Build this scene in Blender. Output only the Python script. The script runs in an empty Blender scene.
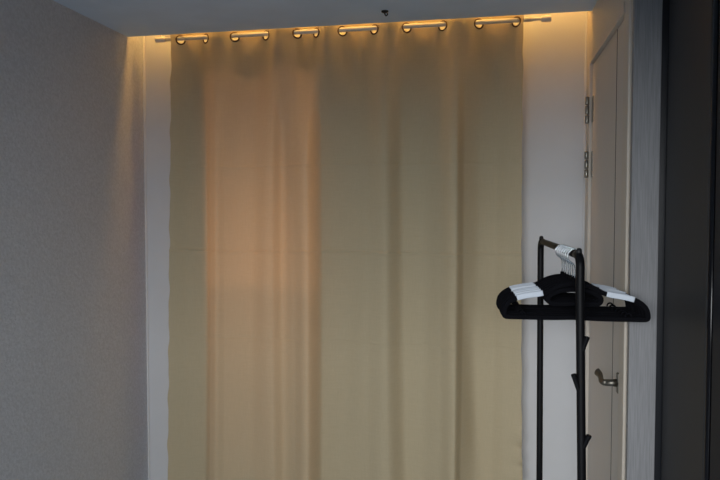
import bpy, bmesh, math, random
from mathutils import Vector, Matrix
random.seed(7)
PI = math.pi
S = bpy.context.scene
COL = S.collection

# ------------------------------------------------------------------ helpers
def link(name, bm, mat=None, parent=None, smooth=False):
    me = bpy.data.meshes.new(name)
    bmesh.ops.recalc_face_normals(bm, faces=bm.faces)
    bm.to_mesh(me); bm.free()
    if mat: me.materials.append(mat)
    if smooth:
        for p in me.polygons: p.use_smooth = True
    o = bpy.data.objects.new(name, me); COL.objects.link(o)
    if parent: o.parent = parent
    return o

def empty(name, loc=(0, 0, 0), rotz=0):
    o = bpy.data.objects.new(name, None); COL.objects.link(o)
    o.location = loc; o.rotation_euler = (0, 0, rotz); o.empty_display_size = .05
    return o

def tag(o, label=None, cat=None, group=None, kind=None):
    if label: o['label'] = label
    if cat: o['category'] = cat
    if group: o['group'] = group
    if kind: o['kind'] = kind
    return o

def box(bm, x0, x1, y0, y1, z0, z1, bev=0.0, seg=2):
    r = bmesh.ops.create_cube(bm, size=1)
    vs = r['verts']
    bmesh.ops.scale(bm, vec=(x1 - x0, y1 - y0, z1 - z0), verts=vs)
    bmesh.ops.translate(bm, vec=((x0 + x1) / 2, (y0 + y1) / 2, (z0 + z1) / 2), verts=vs)
    if bev > 0:
        es = list({e for v in vs for e in v.link_edges})
        bmesh.ops.bevel(bm, geom=es, offset=bev, segments=seg, affect='EDGES', profile=.5)
    return bm

def sweep(bm, pts, rad, seg=12, closed=False, up=None, shape=None, cap=True):
    """tube along pts; rad = number or list; shape(a)->(u,v) optional section, u along the frame normal, v along the binormal"""
    P = [Vector(p) for p in pts]; n = len(P)
    rads = rad if isinstance(rad, (list, tuple)) else [rad] * n
    T = []
    for i in range(n):
        if closed: t = P[(i + 1) % n] - P[(i - 1) % n]
        else: t = P[min(i + 1, n - 1)] - P[max(i - 1, 0)]
        T.append(t.normalized())
    rings = []
    if up is not None:
        B = [Vector(up)] * n
    else:
        b = T[0].orthogonal().normalized(); B = [b]
        for i in range(1, n):
            b = B[-1] - T[i] * B[-1].dot(T[i]); B.append(b.normalized())
    for i in range(n):
        b = (B[i] - T[i] * B[i].dot(T[i])).normalized()
        nn = T[i].cross(b).normalized()
        ring = []
        for k in range(seg):
            a = 2 * PI * k / seg
            u, v = shape(a) if shape else (math.cos(a), math.sin(a))
            ring.append(bm.verts.new(P[i] + (nn * u + b * v) * rads[i]))
        rings.append(ring)
    m = n if closed else n - 1
    for i in range(m):
        A, C = rings[i], rings[(i + 1) % n]
        for k in range(seg):
            bm.faces.new((A[k], A[(k + 1) % seg], C[(k + 1) % seg], C[k]))
    if not closed and cap:
        bm.faces.new(rings[0][::-1]); bm.faces.new(rings[-1])
    return bm

def smooth_path(pts, closed=False, sub=6):
    P = [Vector(p) for p in pts]; n = len(P); out = []
    m = n if closed else n - 1
    for i in range(m):
        if closed: p0, p1, p2, p3 = P[i - 1], P[i], P[(i + 1) % n], P[(i + 2) % n]
        else: p0, p1, p2, p3 = P[max(i - 1, 0)], P[i], P[i + 1], P[min(i + 2, n - 1)]
        for k in range(sub):
            t = k / sub
            out.append(.5 * ((2 * p1) + (p2 - p0) * t + (2 * p0 - 5 * p1 + 4 * p2 - p3) * t * t + (3 * p1 - p0 - 3 * p2 + p3) * t ** 3))
    if not closed: out.append(P[-1])
    return out

def arc(c, r, a0, a1, n, ax='xz'):
    out = []
    for i in range(n + 1):
        a = math.radians(a0 + (a1 - a0) * i / n)
        if ax == 'xz': out.append((c[0] + r * math.cos(a), c[1], c[2] + r * math.sin(a)))
        else: out.append((c[0], c[1] + r * math.cos(a), c[2] + r * math.sin(a)))
    return out

# ------------------------------------------------------------------ materials
def nodemat(name):
    m = bpy.data.materials.new(name); m.use_nodes = True
    nt = m.node_tree; b = nt.nodes['Principled BSDF']
    return m, nt, b

def mat(name, col, rough=.6, metal=0., spec=.5, var=0., scale=40., bump=0., bscale=200., stretch=(1, 1, 1), col2=None):
    m, nt, b = nodemat(name)
    b.inputs['Roughness'].default_value = rough; b.inputs['Metallic'].default_value = metal
    b.inputs['Specular IOR Level'].default_value = spec
    b.inputs['Base Color'].default_value = (*col, 1)
    tc = nt.nodes.new('ShaderNodeTexCoord'); mp = nt.nodes.new('ShaderNodeMapping')
    mp.inputs['Scale'].default_value = stretch
    nt.links.new(tc.outputs['Object'], mp.inputs['Vector'])
    if var > 0 or col2:
        n = nt.nodes.new('ShaderNodeTexNoise'); n.inputs['Scale'].default_value = scale; n.inputs['Detail'].default_value = 4
        r = nt.nodes.new('ShaderNodeValToRGB')
        c2 = col2 or tuple(c * (1 - var) for c in col)
        r.color_ramp.elements[0].position = .35; r.color_ramp.elements[1].position = .65
        r.color_ramp.elements[0].color = (*c2, 1); r.color_ramp.elements[1].color = (*col, 1)
        nt.links.new(mp.outputs[0], n.inputs['Vector']); nt.links.new(n.outputs['Fac'], r.inputs['Fac'])
        nt.links.new(r.outputs[0], b.inputs['Base Color'])
    if bump > 0:
        n2 = nt.nodes.new('ShaderNodeTexNoise'); n2.inputs['Scale'].default_value = bscale; n2.inputs['Detail'].default_value = 3
        bp = nt.nodes.new('ShaderNodeBump'); bp.inputs['Strength'].default_value = bump; bp.inputs['Distance'].default_value = .002
        nt.links.new(mp.outputs[0], n2.inputs['Vector']); nt.links.new(n2.outputs['Fac'], bp.inputs['Height'])
        nt.links.new(bp.outputs[0], b.inputs['Normal'])
    return m

M = {}
M['wallpaper'] = mat('textured_wallpaper', (.62, .645, .69), .75, spec=.3, var=.14, scale=110, bump=1.0, bscale=95)
M['plain_wall'] = mat('plain_wall_paper', (.66, .66, .67), .8, spec=.25, var=.02, scale=9, bump=.08, bscale=220)
M['ceiling'] = mat('ceiling_paper', (.63, .76, .91), .8, spec=.2, var=.05, scale=7, bump=.12, bscale=120)
M['slot'] = mat('slot_paint', (.6, .6, .6), .85, var=.03)
M['floor'] = mat('floor_vinyl', (.56, .64, .74), .45, var=.12, scale=12, stretch=(8, 1, 1))
M['cream'] = mat('cream_door_film', (.66, .61, .55), .5, spec=.35, var=.05, scale=30, stretch=(14, 14, .6), bump=.06, bscale=90)
M['groove_shade'] = mat('dark_groove_shade', (.10, .09, .08), .8, spec=.1)
M['casing'] = mat('cream_casing_film', (.66, .595, .51), .5, spec=.35, var=.05, scale=30, stretch=(14, 14, .6))
M['grain'] = mat('grey_wood_grain', (.275, .273, .28), .55, spec=.3, scale=26, stretch=(16, 16, .5), col2=(.215, .214, .22), bump=.12, bscale=60)
M['cab'] = mat('dark_grey_panel', (.042, .042, .044), .5, spec=.2, var=.08, scale=3)
M['cabdark'] = mat('black_panel', (.010, .011, .014), .3, spec=.5)
M['navy'] = mat('blue_black_panel', (.010, .012, .019), .45, spec=.12)
M['gloss'] = mat('black_gloss_trim', (.006, .006, .008), .2, spec=.25)
M['black'] = mat('black_powder_coat', (.004, .004, .005), .5, spec=.2, bump=.05, bscale=500)
M['plastic'] = mat('black_plastic', (.01, .01, .011), .5, spec=.4)
M['velvet'] = mat('black_flock', (.0045, .0045, .006), .95, spec=.08, bump=.15, bscale=900)
M['white'] = mat('white_grip', (.64, .69, .76), .55, spec=.3, var=.03, scale=60)
M['chrome'] = mat('chrome_wire', (.52, .57, .60), .22, metal=1)
M['steel'] = mat('satin_steel', (.30, .285, .25), .34, metal=1)
M['handle'] = mat('aged_nickel', (.20, .185, .155), .42, metal=1)
M['rodmat'] = mat('white_coated_rod', (.74, .70, .66), .35, spec=.5)
M['bronze'] = mat('bronze_eyelet', (.12, .075, .05), .33, metal=.8)
M['bead'] = mat('white_bead', (.69, .69, .69), .6)
M['frame'] = mat('orange_bounce_frame', (.72, .34, .13), .5)  # orange put on the hidden frame to bounce warm light
M['lining'] = mat('orange_bounce_lining', (.75, .33, .11), .5)

# glass: thin pane, mostly clear with a surface reflection
def glass(tint=(.95, .93, .9), name='window_glass'):
    m = bpy.data.materials.new(name); m.use_nodes = True; nt = m.node_tree; nt.nodes.clear()
    o = nt.nodes.new('ShaderNodeOutputMaterial'); t = nt.nodes.new('ShaderNodeBsdfTransparent'); g = nt.nodes.new('ShaderNodeBsdfGlossy')
    x = nt.nodes.new('ShaderNodeMixShader'); x.inputs[0].default_value = .06
    t.inputs[0].default_value = (*tint, 1); g.inputs['Roughness'].default_value = .05
    nt.links.new(t.outputs[0], x.inputs[1]); nt.links.new(g.outputs[0], x.inputs[2]); nt.links.new(x.outputs[0], o.inputs[0])
    return m
M['glass'] = glass()
M['tinted'] = glass((.80, .76, .69), 'tinted_glass')

def emis(name, col, st):
    m = bpy.data.materials.new(name); m.use_nodes = True; nt = m.node_tree; b = nt.nodes['Principled BSDF']
    b.inputs['Base Color'].default_value = (.8, .7, .5, 1)
    b.inputs['Emission Color'].default_value = (*col, 1); b.inputs['Emission Strength'].default_value = st
    return m
LED_STRENGTH = 14.
M['led'] = emis('warm_led', (1, .50, .115), LED_STRENGTH)

# curtain cloth: woven, partly see-through to light from behind
def cloth():
    m = bpy.data.materials.new('beige_curtain_cloth'); m.use_nodes = True; nt = m.node_tree; nt.nodes.clear(); N = nt.nodes.new; L = nt.links.new
    o = N('ShaderNodeOutputMaterial'); d = N('ShaderNodeBsdfDiffuse'); t = N('ShaderNodeBsdfTranslucent'); x = N('ShaderNodeMixShader')
    tc = N('ShaderNodeTexCoord')
    mp = N('ShaderNodeMapping'); mp.inputs['Scale'].default_value = (1, 1, .05); L(tc.outputs['Object'], mp.inputs[0])
    n1 = N('ShaderNodeTexNoise'); n1.inputs['Scale'].default_value = 420; n1.inputs['Detail'].default_value = 2; L(mp.outputs[0], n1.inputs['Vector'])
    mp2 = N('ShaderNodeMapping'); mp2.inputs['Scale'].default_value = (.05, .05, 1); L(tc.outputs['Object'], mp2.inputs[0])
    n2 = N('ShaderNodeTexNoise'); n2.inputs['Scale'].default_value = 420; n2.inputs['Detail'].default_value = 2; L(mp2.outputs[0], n2.inputs['Vector'])
    a = N('ShaderNodeMath'); a.operation = 'ADD'; L(n1.outputs['Fac'], a.inputs[0]); L(n2.outputs['Fac'], a.inputs[1])
    h = N('ShaderNodeMath'); h.operation = 'MULTIPLY'; h.inputs[1].default_value = .5; L(a.outputs[0], h.inputs[0])
    r = N('ShaderNodeValToRGB'); r.color_ramp.elements[0].position = .3; r.color_ramp.elements[1].position = .7
    r.color_ramp.elements[0].color = (.515, .43, .285, 1); r.color_ramp.elements[1].color = (.575, .483, .32, 1)
    L(h.outputs[0], r.inputs[0]); L(r.outputs[0], d.inputs[0])
    t.inputs[0].default_value = (.62, .52, .38, 1)
    # shallow fold marks across the cloth where it was packed
    b = N('ShaderNodeBump'); b.inputs['Strength'].default_value = .25; b.inputs['Distance'].default_value = .0006
    L(h.outputs[0], b.inputs['Height']); L(b.outputs[0], d.inputs['Normal'])
    x.inputs[0].default_value = .13
    L(d.outputs[0], x.inputs[1]); L(t.outputs[0], x.inputs[2]); L(x.outputs[0], o.inputs[0])
    return m
M['cloth'] = cloth()

# ------------------------------------------------------------------ the room
XL, XR, YB, YF, ZC, YS = -1.595, .383, 2.88, -.72, 2.3, 2.743
SD = .05
XO = 1.15                                    # outer right wall behind the tall cabinet
def struct(name, bm, m, parent=None):
    return tag(link(name, bm, m, parent), kind='structure')

bm = bmesh.new(); box(bm, XL - 1.5, XO + .8, -4.2, YB + .12, -.1, 0); struct('floor', bm, M['floor'])
bm = bmesh.new(); box(bm, XL - .1, XO + .1, YF - .1, YS, ZC, ZC + SD + .13); struct('ceiling', bm, M['ceiling'])
bm = bmesh.new(); box(bm, XL - .1, XO + .1, YS, YB + .12, ZC + SD + .13, ZC + SD + .2); box(bm, XL - .1, XO + .1, YS - .1, YS, ZC + SD + .131, ZC + SD + .2)
tag(struct('trim_1', bm, M['slot']), 'upper board of the light slot over the curtain')
bm = bmesh.new(); box(bm, XL - .1, XL, YF, YB + .12, 0, ZC + SD + .13); struct('wall_left', bm, M['wallpaper'])

# back wall with the window opening (behind the curtain)
WX0, WX1, WZ0, WZ1 = -1.258, -.748, .42, 2.04
bm = bmesh.new()
for (x0, x1, z0, z1) in ((XL, WX0, 0, ZC + SD + .13), (WX1, XO + .1, 0, ZC + SD + .13), (WX0, WX1, 0, WZ0), (WX0, WX1, WZ1, ZC + SD + .13)):
    box(bm, x0, x1, YB, YB + .12, z0, z1)
struct('wall_back', bm, M['plain_wall'])
w1 = tag(empty('window_1', ((WX0 + WX1) / 2, YB + .06, WZ0)), kind='structure')
def loc(bm, o):
    bmesh.ops.translate(bm, vec=-Vector(o.location), verts=bm.verts); return bm
bm = bmesh.new(); f = .03
box(bm, WX0, WX0 + f, YB + .03, YB + .09, WZ0, WZ1, .003); box(bm, WX1 - f, WX1, YB + .03, YB + .09, WZ0, WZ1, .003)
box(bm, WX0 + f, WX1 - f, YB + .03, YB + .09, WZ0, WZ0 + f, .003); box(bm, WX0 + f, WX1 - f, YB + .03, YB + .09, WZ1 - f, WZ1, .003)
link('window_frame', loc(bm, w1), M['frame'], w1)
WM = 1.21
bm = bmesh.new(); box(bm, WX0 + f, WX1 - f, YB + .058, YB + .062, WM, WZ1 - f); link('window_pane', loc(bm, w1), M['glass'], w1)
bm = bmesh.new(); box(bm, WX0 + f, WX1 - f, YB + .058, YB + .062, WZ0 + f, WM); link('window_pane', loc(bm, w1), M['tinted'], w1)
bm = bmesh.new(); g = .004
box(bm, WX0, WX0 + g, YB - .001, YB + .03, WZ0, WZ1); box(bm, WX1 - g, WX1, YB - .001, YB + .03, WZ0, WZ1); box(bm, WX0 + g, WX1 - g, YB - .001, YB + .03, WZ1 - g, WZ1)
link('bounce_lining', loc(bm, w1), M['lining'], w1)  # unseen lining added to bounce orange light onto the curtain edges

# right wall: door opening, then the return that the wood-grain post covers
DY0, DY1, DZ = 1.985, 2.81, 2.097            # opening incl. frame
bm = bmesh.new()
box(bm, XR, XR + .12, DY1, YB, 0, ZC + SD + .13); box(bm, XR, XR + .12, DY0, DY1, DZ + .035, ZC); 
box(bm, XR, XR + .12, YS, DY1, ZC, ZC + SD + .13)
box(bm, XR, XO, 1.945, DY0, 0, ZC); box(bm, XO, XO + .1, YF, YB, 0, ZC)
struct('wall_right', bm, M['casing'])

# door in the right wall
d = tag(empty('door_1', (XR, 2.43, 0)), kind='structure')
bm = bmesh.new()                              # frame: head, far jamb, near jamb with a step
box(bm, XR - .006, XR + .05, 2.748, DY1 - .002, 0, DZ + .034, .002)
box(bm, XR - .006, XR + .05, 2.075, 2.748, DZ, DZ + .034, .002)
box(bm, XR - .002, XR + .05, 2.045, 2.086, 0, DZ, .002)
box(bm, XR - .007, XR + .05, DY0 + .001, 2.045, 0, DZ + .034, .003)
link('door_frame', loc(bm, d), M['casing'], d)
bm = bmesh.new()                              # leaf with one vertical groove
LX = XR + .006
box(bm, LX, LX + .036, 2.236, 2.745, .008, DZ - .004, .0015); box(bm, LX, LX + .036, 2.088, 2.232, .008, DZ - .004, .0015)
lf = link('door_leaf', loc(bm, d), M['cream'], d)
bm = bmesh.new(); box(bm, LX - .0008, LX + .03, 2.2318, 2.2362, .010, DZ - .006); link('groove_shade_strip', loc(bm, d), M['groove_shade'], lf)  # dark strip painted in for the shadow inside the groove
HY, HZ = 2.124, .994
bm = bmesh.new(); box(bm, LX - .007, LX + .001, HY - .012, HY + .012, HZ - .031, HZ + .031, .004, 3)
hd = link('door_handle', loc(bm, d), M['handle'], d)
bm = bmesh.new()
sweep(bm, [(LX - .004, HY, HZ), (LX - .020, HY, HZ), (LX - .040, HY, HZ)], [.0125, .0105, .0105], 16)
lv = smooth_path([(LX - .036, HY, HZ), (LX - .044, HY + .003, HZ), (LX - .049, HY + .016, HZ + .002), (LX - .048, HY + .032, HZ + .007), (LX - .049, HY + .047, HZ + .013), (LX - .054, HY + .060, HZ + .018)], sub=8)
nl = len(lv)
sweep(bm, lv, [.0100 + (.003 * max(0, (i / nl - .5)) / .5) for i in range(nl)], 16, up=(0, 0, 1), shape=lambda a: (.75 * math.cos(a), math.sin(a)))
link('lever', loc(bm, d), M['handle'], hd, True)
for zc in (1.918, 1.705):
    bm = bmesh.new()
    box(bm, XR - .009, XR - .0055, 2.752, 2.785, zc - .05, zc + .05, .001); box(bm, LX - .003, LX + .0005, 2.712, 2.744, zc - .05, zc + .05, .001)
    hg = link('hinge', loc(bm, d), M['steel'], d)
    for a, b in ((-.052, -.020), (-.017, .017), (.020, .052)):
        bm = bmesh.new(); sweep(bm, [(XR - .013, 2.749, zc + a), (XR - .013, 2.749, zc + a + .003), (XR - .013, 2.749, zc + b - .003), (XR - .013, 2.749, zc + b)], [.0062, .0078, .0078, .0062], 16)
        link('hinge_knuckle', loc(bm, d), M['steel'], hg, True)

# wood-grain post at the end of the right wall
bm = bmesh.new(); box(bm, XR - .006, .448, 1.922, 1.944, 0, ZC - .001, .0015)
tag(struct('trim_2', bm, M['grain']), 'grey wood-grain post facing the room')

bm = bmesh.new(); box(bm, .448, .485, 1.9225, 1.944, 0, ZC - .001); struct('dark_gap_strip', bm, M['cabdark'])  # black strip stands in for the shaded gap between post and cabinet
for nm, xx, sg in (('trim_4', XL, 1), ('trim_5', XR, -1)):
    bm = bmesh.new(); sweep(bm, [(xx + sg * .002, YB - .002, 0), (xx + sg * .002, YB - .002, ZC + SD + .12)], .0055, 12); tag(struct(nm, bm, M['bead']), 'thin white bead in the wall corner')

# unseen partition added behind the camera; its lintel and left pier shade the lamp
bm = bmesh.new(); box(bm, XL - .1, XO + .1, -.72, -.6, 1.80, ZC); box(bm, XO - .15, XO + .1, -.72, -.6, 0, 1.80); box(bm, XL - .1, -1.2, -.72, -.6, 0, 1.80)
struct('shade_partition', bm, M['plain_wall'])

# ------------------------------------------------------------------ led strip in the slot
led = tag(empty('led_strip', (-.6, YS + .027, ZC + SD + .12)), 'warm glowing light strip hidden in the ceiling slot above the curtain', 'light')
bm = bmesh.new(); box(bm, XL + .02, XR - .02, YS + .006, YS + .058, ZC + SD + .121, ZC + SD + .1298, .001); link('channel', loc(bm, led), M['rodmat'], led)
bm = bmesh.new(); box(bm, XL + .03, XR - .03, YS + .010, YS + .054, ZC + SD + .116, ZC + SD + .121, .001); link('diffuser', loc(bm, led), M['led'], led)

# ------------------------------------------------------------------ curtain rod
RY, RZ, RR = 2.792, 2.294, .0095
rod = tag(empty('curtain_rod', (-.62, RY, RZ)), 'slim white curtain rod threaded through the eyelets of the beige curtain', 'curtain rod')
bm = bmesh.new(); sweep(bm, [(-1.44, RY, RZ), (.16, RY, RZ)], RR, 20); link('rod_tube', loc(bm, rod), M['rodmat'], rod, True)
bm = bmesh.new(); sweep(bm, [(.155, RY, RZ), (.215, RY, RZ)], RR * .72, 16); link('inner_tube', loc(bm, rod), M['rodmat'], rod, True)
bm = bmesh.new(); sweep(bm, [(-1.485, RY, RZ), (-1.482, RY, RZ), (-1.445, RY, RZ), (-1.438, RY, RZ)], [.011, .0125, .0125, .0105], 20); link('end_cap', loc(bm, rod), M['rodmat'], rod, True)
bm = bmesh.new(); sweep(bm, [(.195, RY, RZ), (.198, RY, RZ), (.230, RY, RZ), (.233, RY, RZ)], [.0105, .0125, .0125, .011], 20); link('end_cap', loc(bm, rod), M['rodmat'], rod, True)
for xb in (-1.462, .214):
    bm = bmesh.new(); box(bm, xb - .005, xb + .005, RY - .004, RY + .004, RZ + .009, RZ + .064, .001); box(bm, xb - .005, xb + .005, RY + .003, YB - .001, RZ + .054, RZ + .064, .001); box(bm, xb - .011, xb + .011, YB - .004, YB - .0005, RZ + .050, RZ + .076, .001)
    link('bracket', loc(bm, rod), M['rodmat'], rod)

# ------------------------------------------------------------------ curtain
EY = [-1.365, -1.245, -1.109, -.965, -.824, -.739, -.624, -.486, -.349, -.199, -.052, .097]
X0, X1 = -1.402, .124
def phase(x):
    if x <= EY[0]: return (x - EY[0]) / .06 * PI * .5
    if x >= EY[-1]: return PI * 11 + (x - EY[-1]) / .06 * PI * .5
    for k in range(11):
        if EY[k] <= x <= EY[k + 1]:
            return PI * (k + (x - EY[k]) / (EY[k + 1] - EY[k]))
def ease(a, b, v):
    t = max(0, min(1, (v - a) / (b - a))); return t * t * (3 - 2 * t)
FOLD = [(172, -.008), (188, .010), (204, .014), (213, -.004), (222, -.016), (230, -.006), (256, .008), (280, -.012), (289, .006), (300, -.010), (317, -.038), (329, .006), (345, .012), (375, -.004), (394, -.024), (410, .014), (424, .010), (445, -.018), (462, -.046), (470, -.016), (486, .014), (500, .020), (511, .006), (523, -.008)]
FOLD = [(X0 + (q - 172) / 351 * (X1 - X0), RY + v * 1.7) for q, v in FOLD]
def fold(x):
    if x <= FOLD[0][0]: return FOLD[0][1]
    n = len(FOLD)
    for i in range(n - 1):
        if x <= FOLD[i + 1][0]:
            (xa, ya), (xb, yb) = FOLD[i], FOLD[i + 1]
            def sl(j):
                if j <= 0 or j >= n - 1: return 0
                d0 = (FOLD[j][1] - FOLD[j - 1][1]) / (FOLD[j][0] - FOLD[j - 1][0]); d1 = (FOLD[j + 1][1] - FOLD[j][1]) / (FOLD[j + 1][0] - FOLD[j][0])
                return 0 if d0 * d1 <= 0 else 2 * d0 * d1 / (d0 + d1)
            h = xb - xa; u = (x - xa) / h; ma, mb = sl(i) * h, sl(i + 1) * h
            return ya * (2 * u ** 3 - 3 * u * u + 1) + ma * (u ** 3 - 2 * u * u + u) + yb * (3 * u * u - 2 * u ** 3) + mb * (u ** 3 - u * u)
    return FOLD[-1][1]
def cpoint(x, z):
    """x = place along the rod, z = height -> point on the cloth"""
    t = max(0, (RZ - z)) / RZ                  # 0 at the rod, 1 at the floor
    drift = .016 * t * math.sin(x * 5.1 + .6) + .012 * t * math.sin(x * 11.3 + 2.2 * t)
    xs = max(X0, min(X1, x + drift * ease(X0, X0 + .1, x) * ease(X1, X1 - .1, x)))
    p = phase(xs)
    low = ease(.0, .26, t)
    y = (RY + .024 * math.sin(p)) * (1 - low) + low * fold(xs)
    y += low * (.0016 * math.sin(x * 31 + 2.4 * z) + .0010 * math.sin(x * 57 - 3.1 * z + 1))
    # one soft diagonal drag line low on the right
    dx = x - (-.10 + .10 * (1.1 - z)); y += .022 * math.exp(-(dx / .045) ** 2) * ease(1.35, 1.0, z) * ease(.2, .6, z)
    # pulled wrinkle ends below the rod
    y += .0022 * math.sin(x * 60 + 3) * math.exp(-((z - 2.23) / .05) ** 2)
    # packed-fold creases
    for zc, am2 in ((1.345, .0060), (1.72, .0026), (.96, .0022)):
        y -= am2 * math.exp(-abs(z - zc - .003 * math.sin(x * 7)) / .0045)
    # edges
    er = math.exp(-(X1 - x) / .02); el = math.exp(-(x - X0) / .02)
    wob = .003 * math.sin(z * 31) + .002 * math.sin(z * 57 + 1)
    xx = x + (.026 * t * t - .006 * t) * ease(.0, X1, x) - .052 * t * ease(-1.2, X0, x)
    xx += er * wob * .4 - el * (wob * .8)
    y += er * .016 * math.sin(z * 46 + 3 * math.sin(z * 13)) * ease(1.0, .5, z) - er * .004
    return Vector((xx, min(y, YB - .012), z))
xsn = 430
xs_ = [X0 + (X1 - X0) * i / xsn for i in range(xsn + 1)]
zs_ = []
z = 2.338
while z > .05:
    zs_.append(z)
    near = min(abs(z - 1.345), abs(z - 1.72), abs(z - .96))
    z -= .0032 if z > 2.24 else (.0035 if near < .025 else .011)
zs_.append(.05)
cur = tag(empty('curtain', (-.64, RY, .05)), 'full-height beige cloth curtain glowing warmly over the hidden window, hung on the slim rod', 'curtain')
bm = bmesh.new(); grid = []
for z in zs_: grid.append([bm.verts.new(cpoint(x, z)) for x in xs_])
EZ = RZ - .0062
cen = [cpoint(e, EZ) for e in EY]
for j in range(len(zs_) - 1):
    for i in range(xsn):
        q = (grid[j][i], grid[j][i + 1], grid[j + 1][i + 1], grid[j + 1][i])
        if zs_[j] > 2.25:
            c = (q[0].co + q[2].co) / 2
            if any((c - e).length < .0180 for e in cen): continue
        bm.faces.new(q)
for v in [v for v in bm.verts if not v.link_faces]: bm.verts.remove(v)
fab = link('fabric', loc(bm, cur), M['cloth'], cur, True)
for e in EY:
    a = cpoint(e - .006, EZ); b = cpoint(e + .006, EZ); c = cpoint(e, EZ)
    tx = (b - a).normalized(); n = tx.cross(Vector((0, 0, 1))).normalized()
    ring = [c + tx * (.0190 * math.cos(2 * PI * i / 28)) + Vector((0, 0, 1)) * (.0190 * math.sin(2 * PI * i / 28)) for i in range(28)]
    bm = bmesh.new(); sweep(bm, ring, .0036, 10, closed=True, up=n, shape=lambda a: (math.cos(a), .65 * math.sin(a)))
    link('eyelet', loc(bm, cur), M['bronze'], cur, True)

# ------------------------------------------------------------------ dark fitting on the ceiling
fx = tag(empty('ceiling_hook', (-.409, 2.588, ZC)), 'small dark hook fitting on the ceiling in front of the curtain', 'hook')
bm = bmesh.new(); sweep(bm, [(0, 0, 0), (0, 0, -.004), (0, 0, -.007)], [.014, .014, .009], 20); link('base_plate', bm, M['plastic'], fx, True)
bm = bmesh.new(); sweep(bm, smooth_path([(0, 0, -.005), (0, 0, -.012), (.005, 0, -.018), (.010, 0, -.014), (.010, 0, -.010)]), .0028, 10); link('hook', bm, M['plastic'], fx, True)

# ------------------------------------------------------------------ tall cabinet on the right
cb = tag(empty('cabinet', (.78, 1.5, 0)), 'tall dark grey two-door cabinet beside the grey wood-grain post', 'cabinet')
CX = .462
bm = bmesh.new(); box(bm, CX + .026, XO - .01, 1.12, 1.918, .06, 2.27, .002); link('body', loc(bm, cb), M['cabdark'], cb)
bm = bmesh.new(); box(bm, CX + .05, XO - .01, 1.13, 1.91, 0, .06); link('plinth', loc(bm, cb), M['cabdark'], cb)
bm = bmesh.new(); box(bm, CX, CX + .025, 1.556, 1.912, .065, 2.265, .004, 3); dl = link('door', loc(bm, cb), M['cab'], cb)
bm = bmesh.new(); box(bm, CX, CX + .025, 1.125, 1.512, .065, 2.265, .004, 3); dr = link('door', loc(bm, cb), M['navy'], cb); dr['label'] = 'blue-black glossy door'
bm = bmesh.new(); sweep(bm, [(CX + .008, 1.546, .065), (CX + .008, 1.546, 2.265)], .0085, 16); link('edge_handle', loc(bm, cb), M['gloss'], dl, True)

# ------------------------------------------------------------------ coat rack
RB, RTOP, TR = (.213, 1.672), 1.418, .0105
rk = tag(empty('coat_rack', (.19, 2.0, 0)), 'black tubular coat rack with branch pegs standing before the white wall', 'coat rack')
N0 = Vector((.214, 1.672, RTOP - .009)); F0 = Vector((.170, 2.345, RTOP)); dirv = (F0 - N0); dl_ = dirv.length; dirv.normalize()
side = Vector((dirv.y, -dirv.x, 0))           # towards the right wall
LEAN = Vector((.026, 0, 0))
def pole(base, bend, lean):
    r = .030
    pts = [base + lean + Vector((0, 0, .03 - base.z)), base + lean * .5 + Vector((0, 0, -base.z * .5)), base + Vector((0, 0, -r - .05))]
    for i in range(9):
        a = PI / 2 * i / 8
        pts.append(base + bend * (r - r * math.cos(a)) + Vector((0, 0, -r + r * math.sin(a))))
    pts.append(base + bend * (r + .02))
    return pts
bm = bmesh.new(); sweep(bm, pole(N0, dirv, LEAN), TR, 18); pn = link('pole', loc(bm, rk), M['black'], rk, True)
bm = bmesh.new(); sweep(bm, pole(F0, -dirv, LEAN * .25), TR, 18); pf = link('pole', loc(bm, rk), M['black'], rk, True)
bm = bmesh.new(); sweep(bm, [N0 + dirv * .045, F0 - dirv * .045], TR * .94, 18); link('hanging_rail', loc(bm, rk), M['black'], rk, True)
for c in (N0 + dirv * .018, F0 - dirv * .012):
    bm = bmesh.new(); sweep(bm, [c + Vector((0, 0, .002)), c + Vector((0, 0, .010)), c + Vector((0, 0, .016)), c + Vector((0, 0, .018))], [.0075, .0075, .006, .003], 14)
    link('cap', loc(bm, rk), M['plastic'], rk, True)
def peg(base, off, par):
    bm = bmesh.new(); b = Vector(base); o = Vector(off)
    sweep(bm, smooth_path([b, b + o * .35 + Vector((0, 0, .002)), b + o * .9, b + o * 1.0], sub=4), [.006] * 4 + [.0062] * 4 + [.0065] * 4 + [.005], 14)
    link('peg', loc(bm, rk), M['black'], par, True)
def onpole(z, b=N0, l=LEAN): 
    p = b + l * max(0, (b.z - .08 - z) / (b.z - .08)); return (p.x, p.y, z)
peg(onpole(1.165), (.013, -.014, .050), pn); peg(onpole(1.065), (-.019, -.012, .058), pn); peg(onpole(.928), (.016, -.012, .048), pn)
for b, l in ((N0, LEAN), (F0, LEAN * .25)):
    p = Vector((b.x + l.x, b.y + l.y, 0))
    bm = bmesh.new(); sweep(bm, [p - Vector((.19, 0, -.022)), p + Vector((.155, 0, .022))], TR, 14)
    ft = link('foot', loc(bm, rk), M['black'], rk, True)
    for s in (-.18, .145):
        bm = bmesh.new(); q = p + Vector((s, 0, 0)); sweep(bm, [q, q + Vector((0, 0, .012)), q + Vector((0, 0, .02))], [.014, .014, .011], 14); link('rubber_pad', loc(bm, rk), M['plastic'], ft, True)
for zz in (.16,):
    bm = bmesh.new(); sweep(bm, [onpole(zz), onpole(zz, F0, LEAN * .25)], TR * .8, 14); link('lower_rail', loc(bm, rk), M['black'], rk, True)

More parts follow.
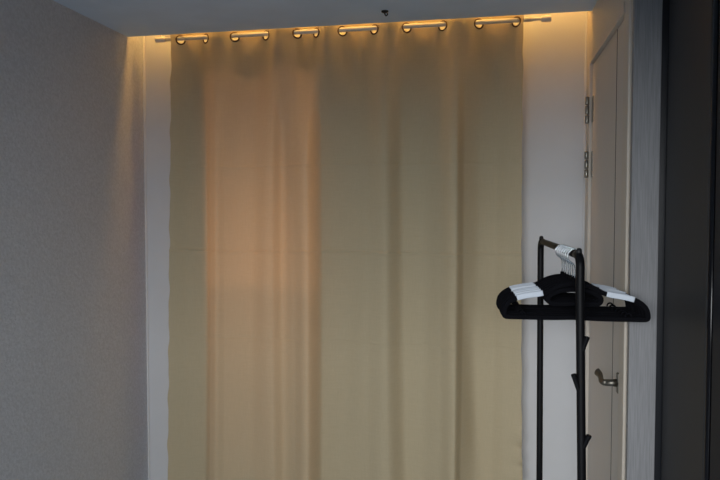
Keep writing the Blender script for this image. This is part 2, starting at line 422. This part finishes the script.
# ------------------------------------------------------------------ hangers
def fl(a):                                    # flat rounded section of a flocked hanger
    c, s = math.cos(a), math.sin(a)
    p = .55
    return (math.copysign(abs(c) ** p, c) * 1.0, math.copysign(abs(s) ** p, s) * .42)
def make_hanger():
    h = empty('clothes_hanger')
    W = .174
    half = [(q, r * .982) for q, r in [(0, -.088), (.020, -.090), (.042, -.097), (.058, -.106), (.072, -.113), (.090, -.117), (.115, -.121), (.140, -.127), (.158, -.137), (.170, -.151), (W, -.168), (.172, -.176), (.160, -.178), (.12, -.178), (.06, -.178)]]
    loop = [(x, 0, z) for x, z in half] + [(0, 0, -.173)] + [(-x, 0, z) for x, z in half[:0:-1]]
    bm = bmesh.new(); sweep(bm, smooth_path(loop, True, 4), .0060, 16, True, up=(0, 1, 0), shape=fl)
    # neck loop below the hook
    inner = [(q, r * .982) for q, r in [(0, -.104), (.028, -.106), (.046, -.112), (.060, -.120), (.064, -.130), (.059, -.139), (.048, -.141), (.02, -.141)]]
    lp = [(x, 0, z) for x, z in inner] + [(0, 0, -.137)] + [(-x, 0, z) for x, z in inner[:0:-1]]
    sweep(bm, smooth_path(lp, True, 3), .0058, 12, True, up=(0, 1, 0), shape=fl)
    sweep(bm, [(0, 0, -.074), (0, 0, -.084), (0, 0, -.094)], [.0045, .0055, .0055], 12)
    link('body', bm, M['velvet'], h, True)
    bm = bmesh.new(); c = (0, 0, -.0175)
    hk = arc(c, .0175, -35, 225, 22) + [(-.006, 0, -.0345), (-.001, 0, -.042), (0, 0, -.052), (0, 0, -.080)]
    sweep(bm, smooth_path(hk, sub=2), .0016, 10); link('hook', bm, M['chrome'], h, True)
    for s in (-1, 1):
        bm = bmesh.new()
        st = [(s * x, 0, z * .982 + .0005) for x, z in ((.077, -.1142), (.090, -.117), (.103, -.119), (.115, -.121), (.128, -.1238), (.142, -.1277))]
        sweep(bm, smooth_path(st, sub=3), .0072, 16, up=(0, 1, 0), shape=fl)
        w = link('shoulder_grip', bm, M['white'], h, True); w['label'] = 'white shoulder grip strip'
        bm = bmesh.new(); sweep(bm, arc((s * .128, 0, -.167), .0075, -10, 190, 12), .0022, 8); link('strap_loop', bm, M['velvet'], h, True)
    return h
H0 = make_hanger()
def copy_thing(o):
    c = o.copy(); COL.objects.link(c)
    for ch in o.children:
        d_ = ch.copy(); COL.objects.link(d_); d_.parent = c
    return c
WORDS = ['nearest the front pole of the rack', 'second behind the front pole', 'third behind the front pole', 'fourth behind the front pole', 'fifth behind the front pole', 'sixth behind the front pole', 'last one, furthest from the front pole']
for i in range(7):
    h = H0 if i == 0 else copy_thing(H0)
    s = .072 + .030 * i + random.uniform(-.003, .003)
    P = N0 + dirv * s
    h.location = (P.x, P.y, P.z + TR * .94 + .0014)
    h.rotation_euler = (0, random.uniform(-.012, .012), -.02 + random.uniform(-.015, .015))
    tag(h, 'black velvet hanger with white shoulder strips, ' + WORDS[i], 'hanger', 'black hangers on the coat rack')

# ------------------------------------------------------------------ light
def area(name, loc_, rot, sx, sy, e, col):
    l = bpy.data.lights.new(name, 'AREA'); l.shape = 'RECTANGLE'; l.size = sx; l.size_y = sy; l.energy = e; l.color = col
    o = bpy.data.objects.new(name, l); COL.objects.link(o); o.location = loc_; o.rotation_euler = rot
    return o
# unseen area lamp standing in for next-room light, let in under the added lintel
area('next_room_fill', (-.75, -3.6, 2.0), (math.radians(90), 0, 0), 3.0, 1.12, 228, (.925, .96, .985))
# warm lamp in the hallway beyond the covered window
l = bpy.data.lights.new('hall_lamp', 'POINT'); l.energy = 62; l.color = (1, .48, .20); l.shadow_soft_size = .14
o = bpy.data.objects.new('hall_lamp', l); COL.objects.link(o); o.location = (-1.0, YB + .66, 1.32)

w = bpy.data.worlds.new('World'); S.world = w; w.use_nodes = True
w.node_tree.nodes['Background'].inputs[0].default_value = (.55, .62, .75, 1); w.node_tree.nodes['Background'].inputs[1].default_value = .02

# ------------------------------------------------------------------ camera
c = bpy.data.cameras.new('camera'); c.sensor_width = 36; c.lens = 664 / 720 * 36; c.clip_start = .02
co = bpy.data.objects.new('camera', c); COL.objects.link(co)
co.location = (0, 0, 1.51); co.rotation_euler = (math.radians(90 - 2.24), 0, math.radians(11.1))
S.camera = co
S.view_settings.view_transform = 'Standard'; S.view_settings.look = 'None'; S.view_settings.gamma = 1
S.view_settings.use_curve_mapping = False; S.view_settings.exposure = 0
S.cycles.use_denoising = True
